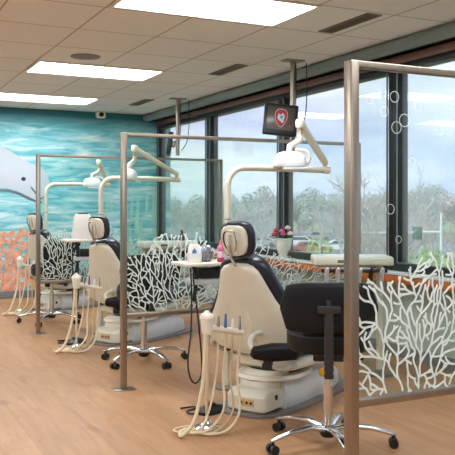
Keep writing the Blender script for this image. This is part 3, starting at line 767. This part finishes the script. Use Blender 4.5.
# ------------------------------------------------------------------ flower pot on the sill
t=thing('flower_pot','white footed pot of red, pink and white flowers on the windowsill','flower pot',(4.105,6.93,.7355)); t.scale=(1.3,1.3,1.2)
MB().lathe([(.03,0),(.036,.008),(.035,.02),(.05,.05),(.062,.10),(.066,.155),(.074,.16),(.074,.17),(.062,.168),(.06,.15)],n=28).done('pot',CERAM,t)
MB().lathe([(0,.15),(.058,.15),(.058,.155),(0,.16)]).done('potting_soil',DPURP,t)
rng=random.Random(3)
for i,(dx,dy,dz,m) in enumerate(((-.045,.045,.235,REDF),(-.005,0,.205,PINKF),(.02,-.03,.26,WHITEF),(.035,-.045,.21,WHITEF),(-.06,.05,.20,REDF),(.0,.03,.23,PINKF),(.045,-.02,.225,REDF))):
    st_=MB().tube([(dx*.4,dy*.4,.155),(dx*.8,dy*.8,.155+(dz-.155)*.5),(dx,dy,dz)],.003,6,3); s_=st_.done('stem',LEAF,t)
    fl=MB()
    for a in range(6):
        ang=a*PI/3+i; 
        c=Vector((dx+.013*math.cos(ang),dy+.013*math.sin(ang),dz))
        fl.sup([(c+Vector((0,0,-.012)),(.006,0,0),(0,.006,0)),(c,(.014,0,0),(0,.014,0)),(c+Vector((0,0,.014)),(.006,0,0),(0,.006,0))],10,1)
    fl.lathe([(0,0),(.012,.006),(.012,.018),(0,.024)],(dx,dy,dz),10); fl.done('flower',m,t)
lf=MB()
for i in range(10):
    a=rng.uniform(0,6.28); r=rng.uniform(.03,.07); z=rng.uniform(.17,.2)
    c=Vector((r*math.cos(a),r*math.sin(a),z)); d=Vector((math.cos(a),math.sin(a),.4)).normalized(); sd=d.cross(Vector((0,0,1))).normalized()
    lf.sup([(c-d*.02,sd*.002,(0,0,.001)),(c,sd*.01,(0,0,.0015)),(c+d*.022,sd*.002,(0,0,.001))],8,1)
lf.done('leaves',LEAF,t)

# ------------------------------------------------------------------ outside
GZ=-4.6
tag(MB().box((7,-120,GZ-.3),(420,420,GZ)).done('grass_field',GRASS),kind='structure')
tag(MB().box((30,-100,GZ),(38,400,GZ+.03)).done('street',ROAD),kind='structure')
tag(MB().box((52,60,GZ),(90,160,GZ+.03)).done('parking_lot',ROAD),kind='structure')
def groundpt(px,d):
    t_=(px-227.5)/f_px
    return d*(math.sin(YAW)+t_*math.cos(YAW)), d*(math.cos(YAW)-t_*math.sin(YAW))
def bare_tree(name, seed, H, m):
    rng=random.Random(seed); bm=MB()
    def br(p,d,l,r,lv):
        n=4; pts=[p]; dd=d.copy()
        for i in range(n):
            dd=(dd+Vector((rng.gauss(0,.12),rng.gauss(0,.12),rng.gauss(0,.08)+.03))).normalized(); pts.append(pts[-1]+dd*l/n)
        bm.tube(pts,[r*(1-.45*i/n) for i in range(n+1)],4 if lv<4 else 6)
        if lv==0: return
        for k_ in range(4 if lv<4 else 6):
            b_=pts[rng.randint(1 if lv<4 else 2,n)]
            ax=Vector((rng.gauss(0,1),rng.gauss(0,1),rng.gauss(.25,.35))).normalized()
            br(b_,(dd*.75+ax*.85).normalized(),l*rng.uniform(.5,.72),r*.5,lv-1)
    br(Vector((0,0,0)),Vector((0,0,1)),H*.45,H*.02,4)
    return bm
def leafy(seed,H,W,nleaf,leaf):
    rng=random.Random(seed); bm=MB()
    cl=[(Vector((rng.gauss(0,W*.28),rng.gauss(0,W*.28),rng.uniform(H*.35,H*.92))),rng.uniform(.12,.24)*W) for _ in range(24)]
    for i in range(nleaf):
        c,r=rng.choice(cl); v=Vector((rng.gauss(0,1),rng.gauss(0,1),rng.gauss(0,1))).normalized()*r*rng.uniform(.7,1.05)
        p=c+v; a=Vector((rng.gauss(0,1),rng.gauss(0,1),rng.gauss(0,1))).normalized(); b=a.cross(v).normalized()
        q=[bm.bm.verts.new(p+a*leaf),bm.bm.verts.new(p+b*leaf*.5),bm.bm.verts.new(p-a*leaf),bm.bm.verts.new(p-b*leaf*.5)]
        bm.bm.faces.new(q)
    return bm
def simple(name,label,cat,loc,group,parts,sc_=1,rz=0):
    t=thing(name,label,cat,loc,rz,group); t.scale=(sc_,)*3
    for n_,me in parts:
        o=bpy.data.objects.new(n_,me); COL.objects.link(o); o.parent=t
    return t
def mesh_of(mb,m,name):
    o=mb.done(name,m); me=o.data; bpy.data.objects.remove(o); return me
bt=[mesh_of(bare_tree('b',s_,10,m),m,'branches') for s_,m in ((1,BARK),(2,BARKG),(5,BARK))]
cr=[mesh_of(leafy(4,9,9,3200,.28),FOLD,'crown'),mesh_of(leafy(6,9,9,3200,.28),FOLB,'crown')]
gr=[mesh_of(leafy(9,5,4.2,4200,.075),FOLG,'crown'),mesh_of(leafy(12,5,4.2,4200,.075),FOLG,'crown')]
tk=mesh_of(MB().tube([(0,0,0),(.1,0,2),(0,.1,5.5)],[.22,.08],8,3),BARK,'trunk')
tks=mesh_of(MB().tube([(0,0,0),(.05,0,1.5),(0,.05,3.6)],[.1,.03],8,3),BARK,'trunk')
rng=random.Random(21)
# distant tree line
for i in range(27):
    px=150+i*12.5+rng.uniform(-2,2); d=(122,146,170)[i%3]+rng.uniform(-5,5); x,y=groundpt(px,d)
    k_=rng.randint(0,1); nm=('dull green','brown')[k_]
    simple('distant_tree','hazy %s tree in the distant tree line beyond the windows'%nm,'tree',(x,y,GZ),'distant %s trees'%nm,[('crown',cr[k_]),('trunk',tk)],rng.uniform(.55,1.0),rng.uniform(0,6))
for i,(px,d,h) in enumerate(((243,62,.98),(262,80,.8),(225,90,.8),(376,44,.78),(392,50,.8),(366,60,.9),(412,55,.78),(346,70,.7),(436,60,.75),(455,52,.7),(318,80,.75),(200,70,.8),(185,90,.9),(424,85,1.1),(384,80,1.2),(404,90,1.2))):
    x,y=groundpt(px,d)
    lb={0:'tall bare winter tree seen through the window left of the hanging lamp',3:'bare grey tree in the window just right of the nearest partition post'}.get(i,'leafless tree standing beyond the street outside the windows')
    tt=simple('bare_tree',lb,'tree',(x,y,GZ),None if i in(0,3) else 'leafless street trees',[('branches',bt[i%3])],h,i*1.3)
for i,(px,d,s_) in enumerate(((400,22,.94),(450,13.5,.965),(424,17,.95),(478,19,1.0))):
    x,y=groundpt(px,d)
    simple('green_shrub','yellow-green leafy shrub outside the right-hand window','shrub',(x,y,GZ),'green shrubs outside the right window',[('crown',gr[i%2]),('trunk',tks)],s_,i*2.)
# traffic signal
x,y=groundpt(441,45); xa,ya=groundpt(362,45)
t=thing('traffic_signal','pale traffic signal mast with long arm beyond the right window','traffic light',(x,y,GZ))
MB().cyl((0,0,0),(0,0,5.4),.11,.07,12).done('mast',POLEM,t)
MB().tube([(0,0,4.25),((xa-x),(ya-y),4.2)],[.07,.045],8).done('mast_arm',POLEM,t)
for q in (.30,.62):
    c=Vector((xa-x,ya-y,0))*q+Vector((0,0,4.2))
    sg=MB().box(c+Vector((-.22,-.2,-.4)),c+Vector((.22,.2,.35)),.03).done('signal_head',SIGM,t)
# parked cars
def car_mesh():
    body=MB(); 
    prof=[(-2.2,.35),(-2.25,.75),(-1.5,.92),(-.9,1.42),(.7,1.45),(1.5,.95),(2.2,.8),(2.25,.35)]
    body.ring_loft([[Vector((a,s*.85,b)) for a,b in prof] for s in (-1,1)])
    gl=MB(); pg=[(-1.3,.97),(-.85,1.36),(.65,1.38),(1.25,.97)]
    gl.ring_loft([[Vector((a,s*.865,b)) for a,b in pg] for s in (-1,1)])
    wh=MB()
    for a in (-1.4,1.4):
        for s in (-1,1): wh.cyl((a,s*.7,.33),(a,s*.9,.33),.33,n=14)
    return body,gl,wh
cms={}
for nm,m in (('white',CARW),('red',CARR),('silver',CARS)):
    b_,g_,w_=car_mesh(); cms[nm]=[('body',mesh_of(b_,m,'body')),('window_glass',mesh_of(g_,CARG,'window_glass')),('wheels',mesh_of(w_,BLKP,'wheels'))]
for i,(px,d,nm) in enumerate(((262,104,'silver'),(272,108,'white'),(308,90,'red'),(317,122,'silver'),(340,94,'white'),(300,104,'white'))):
    x,y=groundpt(px,d)
    simple('car','%s car parked on the lot far outside the windows, %s'%(nm,('left end','beside the left-end silver car','nearest the red ones','in the gap beyond','rightmost','middle of the row')[i]),'car',(x,y,GZ+.03),None,cms[nm],1,R(-27+rng.uniform(-8,8)))

# ------------------------------------------------------------------ world and light
w=bpy.data.worlds.new('sky'); sc.world=w; w.use_nodes=True; nt=w.node_tree; nt.nodes.clear(); N=nt.nodes.new; L=nt.links.new
out=N('ShaderNodeOutputWorld'); bg=N('ShaderNodeBackground'); tc=N('ShaderNodeTexCoord')
mp=N('ShaderNodeMapping'); mp.inputs['Scale'].default_value=(1,1,3.2)
nz=N('ShaderNodeTexNoise'); nz.inputs['Scale'].default_value=3.1; nz.inputs['Detail'].default_value=6; nz.inputs['Roughness'].default_value=.55
L(tc.outputs['Generated'],mp.inputs[0]); L(mp.outputs[0],nz.inputs['Vector'])
rp=N('ShaderNodeValToRGB'); rp.color_ramp.elements[0].position=.42; rp.color_ramp.elements[0].color=lin((192,206,238)); rp.color_ramp.elements[1].position=.62; rp.color_ramp.elements[1].color=lin((244,246,253))
L(nz.outputs['Fac'],rp.inputs[0]); L(rp.outputs[0],bg.inputs[0]); bg.inputs[1].default_value=.98
L(bg.outputs[0],out.inputs[0])
sun=bpy.data.lights.new('sun','SUN'); sun.energy=2.2; sun.angle=R(8); so=bpy.data.objects.new('sun',sun); COL.objects.link(so)
so.rotation_euler=Vector((.75,.35,-.6)).to_track_quat('-Z','Y').to_euler(); so.location=(-20,-10,30)
vs=sc.view_settings; vs.view_transform='Standard'; vs.look='None'; vs.gamma=1; vs.use_curve_mapping=False; vs.exposure=.76
sc.cycles.max_bounces=10; sc.cycles.transparent_max_bounces=24
